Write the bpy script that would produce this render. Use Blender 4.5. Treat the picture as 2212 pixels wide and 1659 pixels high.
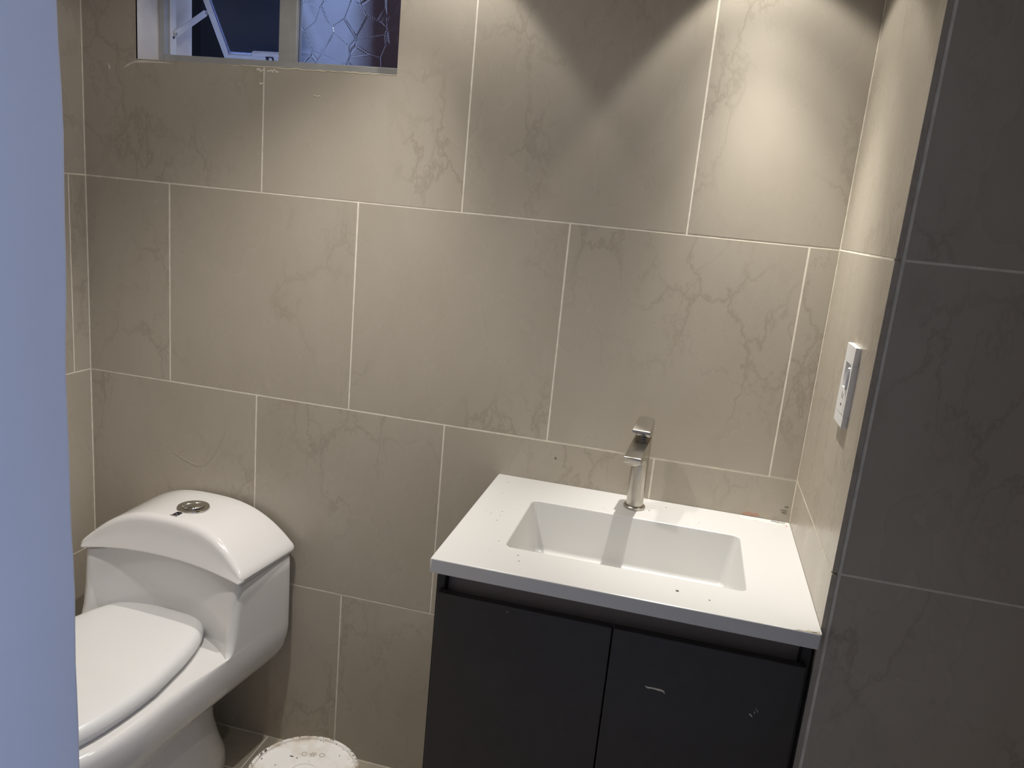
import bpy, bmesh, math, random
from mathutils import Vector, Matrix
random.seed(7)
R = math.radians

# ------------------------------------------------------------------ clear
for o in list(bpy.data.objects):
    bpy.data.objects.remove(o, do_unlink=True)
SC = bpy.context.scene
COL = SC.collection

# ------------------------------------------------------------------ camera
def add_camera():
    yaw, pitch, roll, f = -0.2134, -0.2241, 0.0959, 1679.23
    fw = Vector((math.sin(yaw) * math.cos(pitch), math.cos(yaw) * math.cos(pitch), math.sin(pitch)))
    r0 = Vector((math.cos(yaw), -math.sin(yaw), 0))
    u0 = r0.cross(fw)
    r = r0 * math.cos(roll) + u0 * math.sin(roll)
    u = -r0 * math.sin(roll) + u0 * math.cos(roll)
    m = Matrix((r, u, -fw)).transposed().to_4x4()
    m.translation = Vector((1.4570, -1.6506, 1.4415))
    cd = bpy.data.cameras.new('camera')
    cd.sensor_width = 36.0
    cd.lens = f / 2212 * 36.0
    cd.clip_start = 0.01
    c = bpy.data.objects.new('camera', cd)
    c.matrix_world = m
    COL.objects.link(c)
    SC.camera = c
add_camera()

# ------------------------------------------------------------------ world and exposure
WORLD_STRENGTH = 2.3
W = bpy.data.worlds.new('dusk_sky')
SC.world = W
W.use_nodes = True
bgn = W.node_tree.nodes['Background']
bgn.inputs[0].default_value = (0.38, 0.49, 0.87, 1)
bgn.inputs[1].default_value = WORLD_STRENGTH
SC.view_settings.view_transform = 'Standard'
SC.view_settings.look = 'None'
SC.view_settings.gamma = 1.0
SC.view_settings.use_curve_mapping = False
SC.view_settings.exposure = 0.28

# lamps (built as real downlights further down)
LAMP_VANITY = (1.480, -0.140, 2.06)
VANITY_TILT = (R(-8), 0.0)
LAMP_CENTRE = (0.955, -0.165, 2.06)
VANITY_BEAMS = ((5.0, 90, 0.24), (9.5, 66, 0.75), (37, 49, 1.0))
CENTRE_BEAMS = ((3.2, 122, 0.18), (24, 72, 1.0))
CENTRE_TILT = (R(19), R(-8))
LAMP_ROOM = (0.72, -0.55, 2.12)
ROOM_BEAMS = ((3.6, 165, 0.4), (34, 106, 1.0))

# ------------------------------------------------------------------ materials
def new_mat(name):
    m = bpy.data.materials.new(name)
    m.use_nodes = True
    nt = m.node_tree
    return m, nt, nt.nodes['Principled BSDF']

def N(nt, typ, **kw):
    n = nt.nodes.new(typ)
    for k, v in kw.items():
        setattr(n, k, v)
    return n

def ramp(nt, stops, interp='LINEAR'):
    n = nt.nodes.new('ShaderNodeValToRGB')
    cr = n.color_ramp
    cr.interpolation = interp
    while len(cr.elements) < len(stops):
        cr.elements.new(0.5)
    for e, (p, c) in zip(cr.elements, stops):
        e.position = p
        e.color = c if len(c) == 4 else (*c, 1)
    return n

def simple(name, col, rough=0.5, metal=0.0, noise=0.0, nscale=20.0, bump=0.0, bscale=60.0, spec=None, coat=0.0):
    m, nt, b = new_mat(name)
    b.inputs['Base Color'].default_value = (*col, 1)
    b.inputs['Roughness'].default_value = rough
    b.inputs['Metallic'].default_value = metal
    if spec is not None:
        b.inputs['Specular IOR Level'].default_value = spec
    if coat:
        b.inputs['Coat Weight'].default_value = coat
        b.inputs['Coat Roughness'].default_value = 0.05
    tc = N(nt, 'ShaderNodeTexCoord')
    if noise > 0:
        n = N(nt, 'ShaderNodeTexNoise')
        n.inputs['Scale'].default_value = nscale
        n.inputs['Detail'].default_value = 5
        nt.links.new(tc.outputs['Object'], n.inputs['Vector'])
        lo = tuple(max(0, c * (1 - noise)) for c in col)
        hi = tuple(min(1, c * (1 + noise)) for c in col)
        r = ramp(nt, [(0.3, lo), (0.7, hi)])
        nt.links.new(n.outputs['Fac'], r.inputs['Fac'])
        nt.links.new(r.outputs['Color'], b.inputs['Base Color'])
    if bump > 0:
        n2 = N(nt, 'ShaderNodeTexNoise')
        n2.inputs['Scale'].default_value = bscale
        n2.inputs['Detail'].default_value = 4
        nt.links.new(tc.outputs['Object'], n2.inputs['Vector'])
        bp = N(nt, 'ShaderNodeBump')
        bp.inputs['Strength'].default_value = bump
        bp.inputs['Distance'].default_value = 0.002
        nt.links.new(n2.outputs['Fac'], bp.inputs['Height'])
        nt.links.new(bp.outputs['Normal'], b.inputs['Normal'])
    return m

def tile_material(name, base, light, vein, rough=0.34, vein_amt=0.55):
    m, nt, b = new_mat(name)
    L = nt.links.new
    tc = N(nt, 'ShaderNodeTexCoord')
    oi = N(nt, 'ShaderNodeObjectInfo')
    sc = N(nt, 'ShaderNodeVectorMath', operation='SCALE')
    comb = N(nt, 'ShaderNodeCombineXYZ')
    L(oi.outputs['Random'], comb.inputs[0]); L(oi.outputs['Random'], comb.inputs[1]); L(oi.outputs['Random'], comb.inputs[2])
    L(comb.outputs[0], sc.inputs[0]); sc.inputs['Scale'].default_value = 37.0
    mp = N(nt, 'ShaderNodeMapping')
    mp.inputs['Rotation'].default_value = (0, R(-22), 0)
    mp.inputs['Scale'].default_value = (1.0, 1.0, 0.6)
    L(tc.outputs['Object'], mp.inputs['Vector'])
    add = N(nt, 'ShaderNodeVectorMath', operation='ADD')
    L(mp.outputs[0], add.inputs[0]); L(sc.outputs[0], add.inputs[1])
    # broad mottling
    n1 = N(nt, 'ShaderNodeTexNoise'); n1.inputs['Scale'].default_value = 5.0; n1.inputs['Detail'].default_value = 6; n1.inputs['Roughness'].default_value = 0.6
    L(add.outputs[0], n1.inputs['Vector'])
    r1 = ramp(nt, [(0.25, base), (0.75, light)])
    L(n1.outputs['Fac'], r1.inputs['Fac'])
    # veins: hair-thin crack lines (warped cell borders and a noise ridge)
    nw = N(nt, 'ShaderNodeTexNoise'); nw.inputs['Scale'].default_value = 9.0; nw.inputs['Detail'].default_value = 6; nw.inputs['Roughness'].default_value = 0.65
    L(add.outputs[0], nw.inputs['Vector'])
    ws = N(nt, 'ShaderNodeVectorMath', operation='SCALE'); ws.inputs['Scale'].default_value = 0.16
    L(nw.outputs['Color'], ws.inputs[0])
    wa = N(nt, 'ShaderNodeVectorMath', operation='ADD'); L(add.outputs[0], wa.inputs[0]); L(ws.outputs[0], wa.inputs[1])
    vo = N(nt, 'ShaderNodeTexVoronoi', feature='DISTANCE_TO_EDGE'); vo.inputs['Scale'].default_value = 8.5
    L(wa.outputs[0], vo.inputs['Vector'])
    rv = ramp(nt, [(0.0, (1, 1, 1)), (0.010, (0.75, 0.75, 0.75)), (0.045, (0, 0, 0))])
    L(vo.outputs['Distance'], rv.inputs['Fac'])
    n2 = N(nt, 'ShaderNodeTexNoise'); n2.inputs['Scale'].default_value = 4.2; n2.inputs['Detail'].default_value = 8
    n2.inputs['Roughness'].default_value = 0.6; n2.inputs['Distortion'].default_value = 0.3
    L(add.outputs[0], n2.inputs['Vector'])
    rn = ramp(nt, [(0.490, (0, 0, 0)), (0.499, (0.7, 0.7, 0.7)), (0.508, (0, 0, 0))])
    L(n2.outputs['Fac'], rn.inputs['Fac'])
    r2 = N(nt, 'ShaderNodeMath', operation='MAXIMUM')
    L(rv.outputs['Color'], r2.inputs[0]); L(rn.outputs['Color'], r2.inputs[1])
    n3 = N(nt, 'ShaderNodeTexNoise'); n3.inputs['Scale'].default_value = 3.0; n3.inputs['Detail'].default_value = 3
    ad3 = N(nt, 'ShaderNodeVectorMath', operation='ADD'); ad3.inputs[1].default_value = (11, 5, 3)
    L(add.outputs[0], ad3.inputs[0]); L(ad3.outputs[0], n3.inputs['Vector'])
    r3 = ramp(nt, [(0.47, (0, 0, 0)), (0.60, (1, 1, 1))])
    L(n3.outputs['Fac'], r3.inputs['Fac'])
    mul = N(nt, 'ShaderNodeMath', operation='MULTIPLY')
    L(r2.outputs[0], mul.inputs[0]); L(r3.outputs['Color'], mul.inputs[1])
    mul2 = N(nt, 'ShaderNodeMath', operation='MULTIPLY'); mul2.inputs[1].default_value = vein_amt
    L(mul.outputs[0], mul2.inputs[0])
    mx = N(nt, 'ShaderNodeMixRGB')
    L(mul2.outputs[0], mx.inputs['Fac']); L(r1.outputs['Color'], mx.inputs[1]); mx.inputs[2].default_value = (*vein, 1)
    L(mx.outputs[0], b.inputs['Base Color'])
    # slight waviness of the glaze
    n4 = N(nt, 'ShaderNodeTexNoise'); n4.inputs['Scale'].default_value = 9.0; n4.inputs['Detail'].default_value = 3
    L(add.outputs[0], n4.inputs['Vector'])
    rr = ramp(nt, [(0.3, (rough - 0.05,) * 3), (0.7, (rough + 0.08,) * 3)])
    L(n4.outputs['Fac'], rr.inputs['Fac']); L(rr.outputs['Color'], b.inputs['Roughness'])
    bp = N(nt, 'ShaderNodeBump'); bp.inputs['Strength'].default_value = 0.10; bp.inputs['Distance'].default_value = 0.002
    L(n4.outputs['Fac'], bp.inputs['Height']); L(bp.outputs['Normal'], b.inputs['Normal'])
    b.inputs['Specular IOR Level'].default_value = 0.5
    return m

MT = {}
MT['tile'] = tile_material('wall_tile', (0.420, 0.372, 0.300), (0.470, 0.422, 0.350), (0.240, 0.195, 0.145), rough=0.27, vein_amt=0.36)
MT['floor_tile'] = tile_material('floor_tile', (0.36, 0.32, 0.25), (0.41, 0.37, 0.30), (0.27, 0.23, 0.17), rough=0.45, vein_amt=0.3)
MT['grout'] = simple('pale_grout', (0.80, 0.75, 0.64), 0.85, noise=0.12, nscale=40)
MT['plaster'] = simple('white_plaster', (0.72, 0.69, 0.66), 0.8, noise=0.10, nscale=14, bump=0.4, bscale=30)
MT['paint'] = simple('white_painted_plaster', (0.80, 0.80, 0.79), 0.6, noise=0.03, nscale=5, bump=0.25, bscale=12)
MT['ceiling'] = simple('ceiling_white', (0.80, 0.79, 0.77), 0.8)
MT['hall'] = simple('hall_wall_paint', (0.50, 0.50, 0.50), 0.8)
MT['alu'] = simple('grey_aluminium', (0.46, 0.46, 0.45), 0.45, metal=0.35, noise=0.08, nscale=30)
MT['alu_white'] = simple('white_painted_metal', (0.74, 0.76, 0.80), 0.45, noise=0.06, nscale=40)
MT['screw'] = simple('dark_screw', (0.05, 0.05, 0.06), 0.5, metal=0.6)
MT['dark_shaft'] = simple('shaft_painted_shade', (0.004, 0.004, 0.005), 0.9)  # near-black colour stands in for the unlit depth of the shaft
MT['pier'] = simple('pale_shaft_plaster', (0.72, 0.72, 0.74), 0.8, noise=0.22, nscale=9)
MT['red_wall'] = simple('red_wall_painted_shade', (0.055, 0.012, 0.012), 0.7, noise=0.2, nscale=8)  # shade on this red wall is put into its dark colour
MT['ceramic'] = simple('white_ceramic', (0.80, 0.785, 0.765), 0.12, coat=0.4)
MT['seat'] = simple('white_seat_plastic', (0.82, 0.815, 0.80), 0.22)
MT['chrome'] = simple('chrome', (0.62, 0.60, 0.55), 0.10, metal=1.0)
MT['nickel'] = simple('brushed_nickel', (0.52, 0.49, 0.44), 0.27, metal=1.0, noise=0.05, nscale=60)
MT['nickel_dark'] = simple('nickel_shadow_gap', (0.08, 0.075, 0.07), 0.4, metal=1.0)
MT['counter'] = simple('white_polymer_marble', (0.70, 0.692, 0.672), 0.22)
MT['cab'] = simple('charcoal_melamine', (0.036, 0.032, 0.031), 0.42, noise=0.08, nscale=50)
MT['cab_edge'] = simple('black_edge_band', (0.016, 0.016, 0.017), 0.5)
MT['cab_inner'] = simple('brown_grey_channel', (0.30, 0.255, 0.23), 0.5)
MT['bare'] = simple('bare_chipboard', (0.75, 0.70, 0.58), 0.8)
MT['plate'] = simple('white_switch_plastic', (0.80, 0.79, 0.78), 0.35)
MT['slot'] = simple('black_slot', (0.02, 0.02, 0.02), 0.6)
MT['ink'] = simple('black_ink', (0.012, 0.010, 0.018), 0.5)
MT['ink_grey'] = simple('grey_ink', (0.22, 0.20, 0.20), 0.5)
MT['pink'] = simple('pink_ink', (0.75, 0.22, 0.25), 0.6)
MT['label_paper'] = simple('label_paper', (0.80, 0.78, 0.74), 0.4, noise=0.05, nscale=60)
MT['caulk'] = simple('yellowed_caulk', (0.72, 0.66, 0.48), 0.6)
MT['scuff'] = simple('pale_scuff', (0.44, 0.395, 0.315), 0.7)
MT['smear'] = simple('dried_plaster_smear', (0.70, 0.65, 0.57), 0.85, noise=0.15, nscale=40)
MT['pink_stain'] = simple('pink_stain', (0.48, 0.27, 0.20), 0.6)
MT['lamp_white'] = simple('lamp_housing_white', (0.75, 0.75, 0.74), 0.5)
MT['speck'] = simple('dark_grit', (0.16, 0.14, 0.11), 0.9)

def bucket_lid_material():
    m, nt, b = new_mat('dirty_white_lid_plastic')
    L = nt.links.new
    tc = N(nt, 'ShaderNodeTexCoord')
    n = N(nt, 'ShaderNodeTexNoise'); n.inputs['Scale'].default_value = 22; n.inputs['Detail'].default_value = 7
    L(tc.outputs['Object'], n.inputs['Vector'])
    # more dirt towards the rim
    ln = N(nt, 'ShaderNodeVectorMath', operation='LENGTH')
    sep = N(nt, 'ShaderNodeSeparateXYZ'); cb = N(nt, 'ShaderNodeCombineXYZ')
    L(tc.outputs['Object'], sep.inputs[0]); L(sep.outputs[0], cb.inputs[0]); L(sep.outputs[1], cb.inputs[1]); L(cb.outputs[0], ln.inputs[0])
    mr = N(nt, 'ShaderNodeMapRange'); mr.inputs[1].default_value = 0.085; mr.inputs[2].default_value = 0.118; mr.inputs[3].default_value = 0.0; mr.inputs[4].default_value = 0.22
    L(ln.outputs['Value'], mr.inputs[0])
    ad = N(nt, 'ShaderNodeMath', operation='ADD'); L(n.outputs['Fac'], ad.inputs[0]); L(mr.outputs[0], ad.inputs[1])
    r = ramp(nt, [(0.50, (0.80, 0.78, 0.75)), (0.66, (0.70, 0.65, 0.58)), (0.80, (0.42, 0.35, 0.27))])
    L(ad.outputs[0], r.inputs['Fac'])
    n2 = N(nt, 'ShaderNodeTexNoise'); n2.inputs['Scale'].default_value = 130; n2.inputs['Detail'].default_value = 2
    L(tc.outputs['Object'], n2.inputs['Vector'])
    ad2 = N(nt, 'ShaderNodeMath', operation='ADD'); L(n2.outputs['Fac'], ad2.inputs[0]); L(mr.outputs[0], ad2.inputs[1])
    r2 = ramp(nt, [(0.80, (0, 0, 0)), (0.84, (1, 1, 1))])
    L(ad2.outputs[0], r2.inputs['Fac'])
    mx = N(nt, 'ShaderNodeMixRGB'); L(r2.outputs['Color'], mx.inputs['Fac']); L(r.outputs['Color'], mx.inputs[1]); mx.inputs[2].default_value = (0.07, 0.055, 0.045, 1)
    L(mx.outputs[0], b.inputs['Base Color'])
    b.inputs['Roughness'].default_value = 0.45
    return m
MT['lid'] = bucket_lid_material()
MT['bucket'] = simple('white_bucket_plastic', (0.66, 0.64, 0.60), 0.5, noise=0.15, nscale=12)

def glass_material(name, tint, rough, strength=0.4, cell=20):
    """obscure patterned glass: moulded leaf outlines plus a fine diagonal reeding"""
    m, nt, b = new_mat(name)
    L = nt.links.new
    b.inputs['Base Color'].default_value = (*tint, 1)
    b.inputs['Transmission Weight'].default_value = 1.0
    b.inputs['Roughness'].default_value = rough
    b.inputs['IOR'].default_value = 1.45
    tc = N(nt, 'ShaderNodeTexCoord')
    v = N(nt, 'ShaderNodeTexVoronoi', feature='DISTANCE_TO_EDGE'); v.inputs['Scale'].default_value = cell
    L(tc.outputs['Object'], v.inputs['Vector'])
    r = ramp(nt, [(0.0, (1, 1, 1)), (0.030, (0, 0, 0))])
    L(v.outputs['Distance'], r.inputs['Fac'])
    mp = N(nt, 'ShaderNodeMapping'); mp.inputs['Rotation'].default_value = (0, R(42), 0)
    L(tc.outputs['Object'], mp.inputs['Vector'])
    w = N(nt, 'ShaderNodeTexWave'); w.inputs['Scale'].default_value = 120
    L(mp.outputs[0], w.inputs['Vector'])
    ml = N(nt, 'ShaderNodeMath', operation='MULTIPLY'); ml.inputs[1].default_value = 0.22
    L(w.outputs['Fac'], ml.inputs[0])
    ad = N(nt, 'ShaderNodeMath', operation='ADD'); L(r.outputs['Color'], ad.inputs[0]); L(ml.outputs[0], ad.inputs[1])
    bp = N(nt, 'ShaderNodeBump'); bp.inputs['Strength'].default_value = strength; bp.inputs['Distance'].default_value = 0.0015
    L(ad.outputs[0], bp.inputs['Height']); L(bp.outputs['Normal'], b.inputs['Normal'])
    return m
MT['glass'] = glass_material('patterned_glass', (0.86, 0.92, 1.0), 0.10)
MT['glass_sash'] = glass_material('patterned_sash_glass', (0.55, 0.62, 0.85), 0.22, 0.12)

def emission(name, col, s):
    m, nt, b = new_mat(name)
    b.inputs['Base Color'].default_value = (0.9, 0.9, 0.9, 1)
    b.inputs['Emission Color'].default_value = (*col, 1)
    b.inputs['Emission Strength'].default_value = s
    return m
MT['led'] = emission('led_lens', (1.0, 0.95, 0.86), 6.0)

# ------------------------------------------------------------------ mesh helpers
def link(name, me, mat=None, parent=None, loc=(0, 0, 0)):
    o = bpy.data.objects.new(name, me)
    if mat is not None and me is not None:
        ms = mat if isinstance(mat, (list, tuple)) else [mat]
        if not me.materials:
            for k in ms:
                me.materials.append(MT[k])
    o.location = loc
    if parent is not None:
        o.parent = parent
    COL.objects.link(o)
    return o

def empty(name, loc=(0, 0, 0), rz=0.0, parent=None):
    o = bpy.data.objects.new(name, None)
    o.empty_display_size = 0.05
    o.location = loc
    o.rotation_euler = (0, 0, rz)
    if parent is not None:
        o.parent = parent
    COL.objects.link(o)
    return o

def tag(o, label=None, cat=None, group=None, kind=None):
    if label: o['label'] = label
    if cat: o['category'] = cat
    if group: o['group'] = group
    if kind: o['kind'] = kind
    return o

def to_mesh(bm, name, smooth=False, angle=None):
    bmesh.ops.recalc_face_normals(bm, faces=bm.faces)
    me = bpy.data.meshes.new(name)
    if smooth:
        for f in bm.faces:
            f.smooth = True
        if angle is not None:
            for e in bm.edges:
                if len(e.link_faces) == 2 and e.calc_face_angle(0) > angle:
                    e.smooth = False
    bm.to_mesh(me)
    bm.free()
    return me

def bm_box(bm, lo, hi):
    vs = [bm.verts.new((x, y, z)) for x in (lo[0], hi[0]) for y in (lo[1], hi[1]) for z in (lo[2], hi[2])]
    for q in ((0, 1, 3, 2), (4, 6, 7, 5), (0, 4, 5, 1), (2, 3, 7, 6), (0, 2, 6, 4), (1, 5, 7, 3)):
        bm.faces.new([vs[i] for i in q])
    return vs

def box(name, lo, hi, mat, parent=None, bevel=0.0, seg=2, origin=None, smooth=None):
    bm = bmesh.new()
    org = Vector(origin) if origin is not None else Vector((0, 0, 0))
    bm_box(bm, [a - b for a, b in zip(lo, org)], [a - b for a, b in zip(hi, org)])
    if bevel > 0:
        bmesh.ops.bevel(bm, geom=list(bm.edges), offset=bevel, segments=seg, profile=0.5, affect='EDGES')
    me = to_mesh(bm, name, smooth=bevel > 0, angle=R(40))
    if bevel > 0:
        for p in me.polygons:
            if max(abs(c) for c in p.normal) > 0.9995:
                p.use_smooth = False
    return link(name, me, mat, parent, org if origin is not None else (0, 0, 0))

def loft(bm, rings, close=True, cap0=True, cap1=True):
    """rings: list of lists of points, same count"""
    vr = [[bm.verts.new(p) for p in ring] for ring in rings]
    n = len(vr[0])
    for a, b in zip(vr[:-1], vr[1:]):
        for i in range(n if close else n - 1):
            j = (i + 1) % n
            try:
                bm.faces.new((a[i], a[j], b[j], b[i]))
            except ValueError:
                pass
    if cap0: bm.faces.new(vr[0])
    if cap1: bm.faces.new(list(reversed(vr[-1])))
    return vr

def lathe(name, prof, mat, parent=None, seg=40, loc=(0, 0, 0), smooth_angle=R(35), cap=True):
    bm = bmesh.new()
    rings = [[(r * math.cos(2 * math.pi * i / seg), r * math.sin(2 * math.pi * i / seg), z) for i in range(seg)] for r, z in prof]
    loft(bm, rings, cap0=cap, cap1=cap)
    return link(name, to_mesh(bm, name, True, smooth_angle), mat, parent, loc)

def rrect(x0, x1, y0, y1, r, z, k=6):
    pts = []
    for cx, cy, a0 in ((x1 - r, y1 - r, 0), (x0 + r, y1 - r, 90), (x0 + r, y0 + r, 180), (x1 - r, y0 + r, 270)):
        for i in range(k + 1):
            a = R(a0 + 90 * i / k)
            pts.append((cx + r * math.cos(a), cy + r * math.sin(a), z))
    return pts

def prism(name, pts, axis, d0, d1, mat, parent=None, bevel=0.0, loc=(0, 0, 0)):
    """2-D outline extruded along axis: axis 'y' -> pts are (x,z); 'x' -> (y,z); 'z' -> (x,y)"""
    bm = bmesh.new()
    def P(p, d):
        return {'x': (d, p[0], p[1]), 'y': (p[0], d, p[1]), 'z': (p[0], p[1], d)}[axis]
    loft(bm, [[P(p, d0) for p in pts], [P(p, d1) for p in pts]])
    if bevel > 0:
        bmesh.ops.bevel(bm, geom=list(bm.edges), offset=bevel, segments=2, profile=0.5, affect='EDGES')
    return link(name, to_mesh(bm, name, bevel > 0, R(35)), mat, parent, loc)

def struct(o, label):
    return tag(o, label=label, kind='structure')

# ------------------------------------------------------------------ room dimensions
XR = 1.728            # vanity alcove side wall
YP = -0.454           # end of that side wall, where the return wall starts
YF = -1.236           # inner face of the front wall
YO = -1.372           # outer face of the front wall
DX0, DX1 = 1.077, 1.850   # doorway
ZC = 2.20
XE = 2.45             # far right wall
ZA, ZB, ZCC = 1.4184, 0.9384, 0.4584
GAP = 0.0036          # joint width
DEP = 0.0006          # joint depth

def tiles_on(parent, rects, to3d, thick=0.004, mat='tile', bevel=0.0005, jitter=0.0002):
    """rects (a0,a1,b0,b1) in wall coordinates; to3d(a,b,d) gives a point d metres proud of the grout"""
    for a0, a1, b0, b1 in rects:
        if a1 - a0 < 0.004 or b1 - b0 < 0.004:
            continue
        h = GAP / 2
        j = random.uniform(-jitter, jitter)
        p0 = Vector(to3d(a0 + h, b0 + h, -thick)); p1 = Vector(to3d(a1 - h, b1 - h, DEP + j))
        lo = Vector([min(u, v) for u, v in zip(p0, p1)]); hi = Vector([max(u, v) for u, v in zip(p0, p1)])
        box('tile', lo, hi, mat, parent, bevel=bevel, seg=2, origin=lo)

# ------------------------------------------------------------------ floor and ceiling
fl = box('floor', (-0.15, -2.75, -0.10), (3.2, 0.0, -DEP), 'grout')
struct(fl, 'beige tiled floor with pale joints')
rects = []
ys = [0.0, -0.135, -0.585, -1.035, -1.372]
for k in range(4):
    xs = [-0.0, 0.30, 0.75, 1.20, 1.65, 2.10, XE] if k % 2 else [-0.0, 0.075, 0.525, 0.975, 1.425, 1.875, XE]
    for a, b in zip(xs[:-1], xs[1:]):
        y0, y1 = ys[k + 1], ys[k]
        if a >= XR - 0.01 and y1 > YP: y1 = min(y1, YP)
        bb = b
        if y0 >= YP: bb = min(b, XR)
        if bb - a > 0.01 and y1 - y0 > 0.01:
            rects.append((a, bb, y0, y1))
tiles_on(fl, rects, lambda a, b, d: (a, b, d - DEP), mat='floor_tile')
cl = box('ceiling', (-0.15, -2.75, ZC), (3.2, 0.2, ZC + 0.1), 'ceiling')
struct(cl, 'plain white ceiling')

# ------------------------------------------------------------------ back wall with window opening
WX0, WX1, WZ0, WZ1 = 0.1452, 0.7850, 1.690, 1.985
def back_wall():
    bm = bmesh.new()
    y0, y1 = DEP, 0.205
    bm_box(bm, (-0.15, y0, -0.1), (WX0, y1, ZC))
    bm_box(bm, (WX1, y0, -0.1), (XR + 0.15, y1, ZC))
    bm_box(bm, (WX0, y0, -0.1), (WX1, y1, WZ0))
    bm_box(bm, (WX0, y0, WZ1), (WX1, y1, ZC))
    me = to_mesh(bm, 'wall_back')
    me.materials.append(MT['grout']); me.materials.append(MT['plaster'])
    for p in me.polygons:
        p.material_index = 0 if p.normal.y < -0.5 else 1
    o = link('wall_back', me)
    struct(o, 'beige tiled back wall behind toilet and vanity')
    def row(z0, z1, xs):
        out = []
        for a, b in zip(xs[:-1], xs[1:]):
            if z1 <= WZ0 or b <= WX0 or a >= WX1:
                out.append((a, b, z0, z1, None))
            else:
                out.append((a, b, z0, z1, 'cut'))
        return out
    full, cut = [], []
    zt = ZA + 0.48
    for z0, z1, xs in ((0, ZCC, [0, .2361, .7161, 1.1961, 1.6761, XR]),
                       (ZCC, ZB, [0, .4701, .9501, 1.4301, XR]),
                       (ZB, ZA, [0, .2310, .7110, 1.1910, 1.6710, XR]),
                       (ZA, zt, [0, .4717, .9517, 1.4317, XR]),
                       (zt, ZC, [0, .2310, .7110, 1.1910, 1.6710, XR])):
        for a, b, c, d, k in row(z0, z1, xs):
            (cut if k else full).append((a, b, c, d))
    f3 = lambda a, b, d: (a, DEP - d, b)
    tiles_on(o, full, f3)
    # tiles cut round the window: an L or U outline, each still one piece
    h = GAP / 2
    for a, b, c, d in cut:
        a_, b_, c_, d_ = a + h, b - h, c + h, d - h
        wx0, wx1, wz0, wz1 = WX0, WX1, WZ0, WZ1
        bm = bmesh.new()
        xs = sorted({x for x in (a_, wx0, wx1, b_) if a_ <= x <= b_})
        zs = sorted({z for z in (c_, wz0, wz1, d_) if c_ <= z <= d_})
        vs = {}
        def V(x, z):
            if (x, z) not in vs:
                vs[(x, z)] = bm.verts.new((x - a_, 0, z - c_))
            return vs[(x, z)]
        for x0, x1 in zip(xs[:-1], xs[1:]):
            for z0, z1 in zip(zs[:-1], zs[1:]):
                mx, mz = (x0 + x1) / 2, (z0 + z1) / 2
                if wx0 < mx < wx1 and wz0 < mz < wz1:
                    continue
                bm.faces.new((V(x0, z0), V(x1, z0), V(x1, z1), V(x0, z1)))
        r = bmesh.ops.extrude_face_region(bm, geom=list(bm.faces))
        bmesh.ops.translate(bm, verts=[v for v in r['geom'] if isinstance(v, bmesh.types.BMVert)], vec=(0, 0.005, 0))
        link('tile', to_mesh(bm, 'tile'), 'tile', o, (a_, 0.0, c_))
    return o
wall_back = back_wall()

# ------------------------------------------------------------------ left wall, alcove side wall, return wall, far wall, front wall
wl = struct(box('wall_left', (-0.15, -1.37, -0.1), (-DEP, DEP, ZC), 'grout'), 'beige tiled left wall beside the toilet')
zt = ZA + 0.48
yj = lambda y0: [0.0, y0, y0 - 0.48, y0 - 0.96, YF] if y0 - 0.96 > YF else [0.0, y0, y0 - 0.48, YF]
rects = []
for z0, z1, ys in ((0, ZCC, yj(-0.29)), (ZCC, ZB, yj(-0.30)), (ZB, ZA, yj(-0.0538)), (ZA, zt, yj(-0.294)), (zt, ZC, yj(-0.054))):
    for a, b in zip(ys[1:], ys[:-1]):
        rects.append((a, b, z0, z1))
tiles_on(wl, rects, lambda a, b, d: (d - DEP, a, b))

wr = struct(box('wall_right', (XR + DEP, YP + 0.011, -0.1), (XE + 0.15, DEP, ZC), 'grout'), 'bright beige tiled side wall beside the vanity')
tiles_on(wr, [(YP, 0.0, a, b) for a, b in ((0, ZCC), (ZCC, ZB), (ZB, ZA), (ZA, zt), (zt, ZC))],
         lambda a, b, d: (XR + DEP - d, a, b), thick=0.0075)
# return wall facing the door: same block, own tile skin
wp = struct(box('wall_return', (XR + 0.0085, YP + 0.0035, -0.1), (XE + 0.15, YP + 0.0108, ZC), 'grout'), 'dark shaded tiled return wall at the end of the vanity alcove')
rects = []
for z0, z1, xj in ((0, ZCC, 2.0), (ZCC, ZB, 2.23), (ZB, ZA, 2.0), (ZA, zt, 2.23), (zt, ZC, 2.0)):
    rects += [(XR + 0.012, 2.23, z0, z1), (2.23, XE, z0, z1)]
tiles_on(wp, rects, lambda a, b, d: (a, YP + 0.0035 - d, b))
we = struct(box('wall_far_right', (XE, -1.37, -0.1), (XE + 0.15, YP, ZC), 'tile'), 'tiled wall beyond the doorway side')

def front_wall():
    """painted plaster wall with the doorway; the left jamb edge is hand finished and wavers a little"""
    bm = bmesh.new()
    bm_box(bm, (DX1, YO, -0.1), (3.2, YF, ZC))
    bm_box(bm, (DX0, YO, 2.06), (DX1, YF, ZC))
    n = 90
    rings = []
    for i in range(n + 1):
        z = -0.1 + (ZC + 0.1) * i / n
        wv = 0.0012 * math.sin(z * 9.0 + 0.6) + 0.0006 * math.sin(z * 23.0) + 0.0003 * math.sin(z * 61.0)
        x1 = DX0 + 0.6 * wv
        yi = YF + wv
        r = 0.006
        ring = [(-0.15, YO, z), (x1 - 0.004, YO, z), (x1, YO + 0.004, z)]
        for k in range(6):
            a = R(90 * k / 5)
            ring.append((x1 - r + r * math.cos(a), yi - r + r * math.sin(a), z))
        ring.append((-0.15, yi, z))
        rings.append(ring)
    loft(bm, rings)
    o = link('wall_front', to_mesh(bm, 'wall_front', True, R(40)), 'paint')
    return struct(o, 'white painted doorway jamb in bluish daylight')
front_wall()
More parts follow.
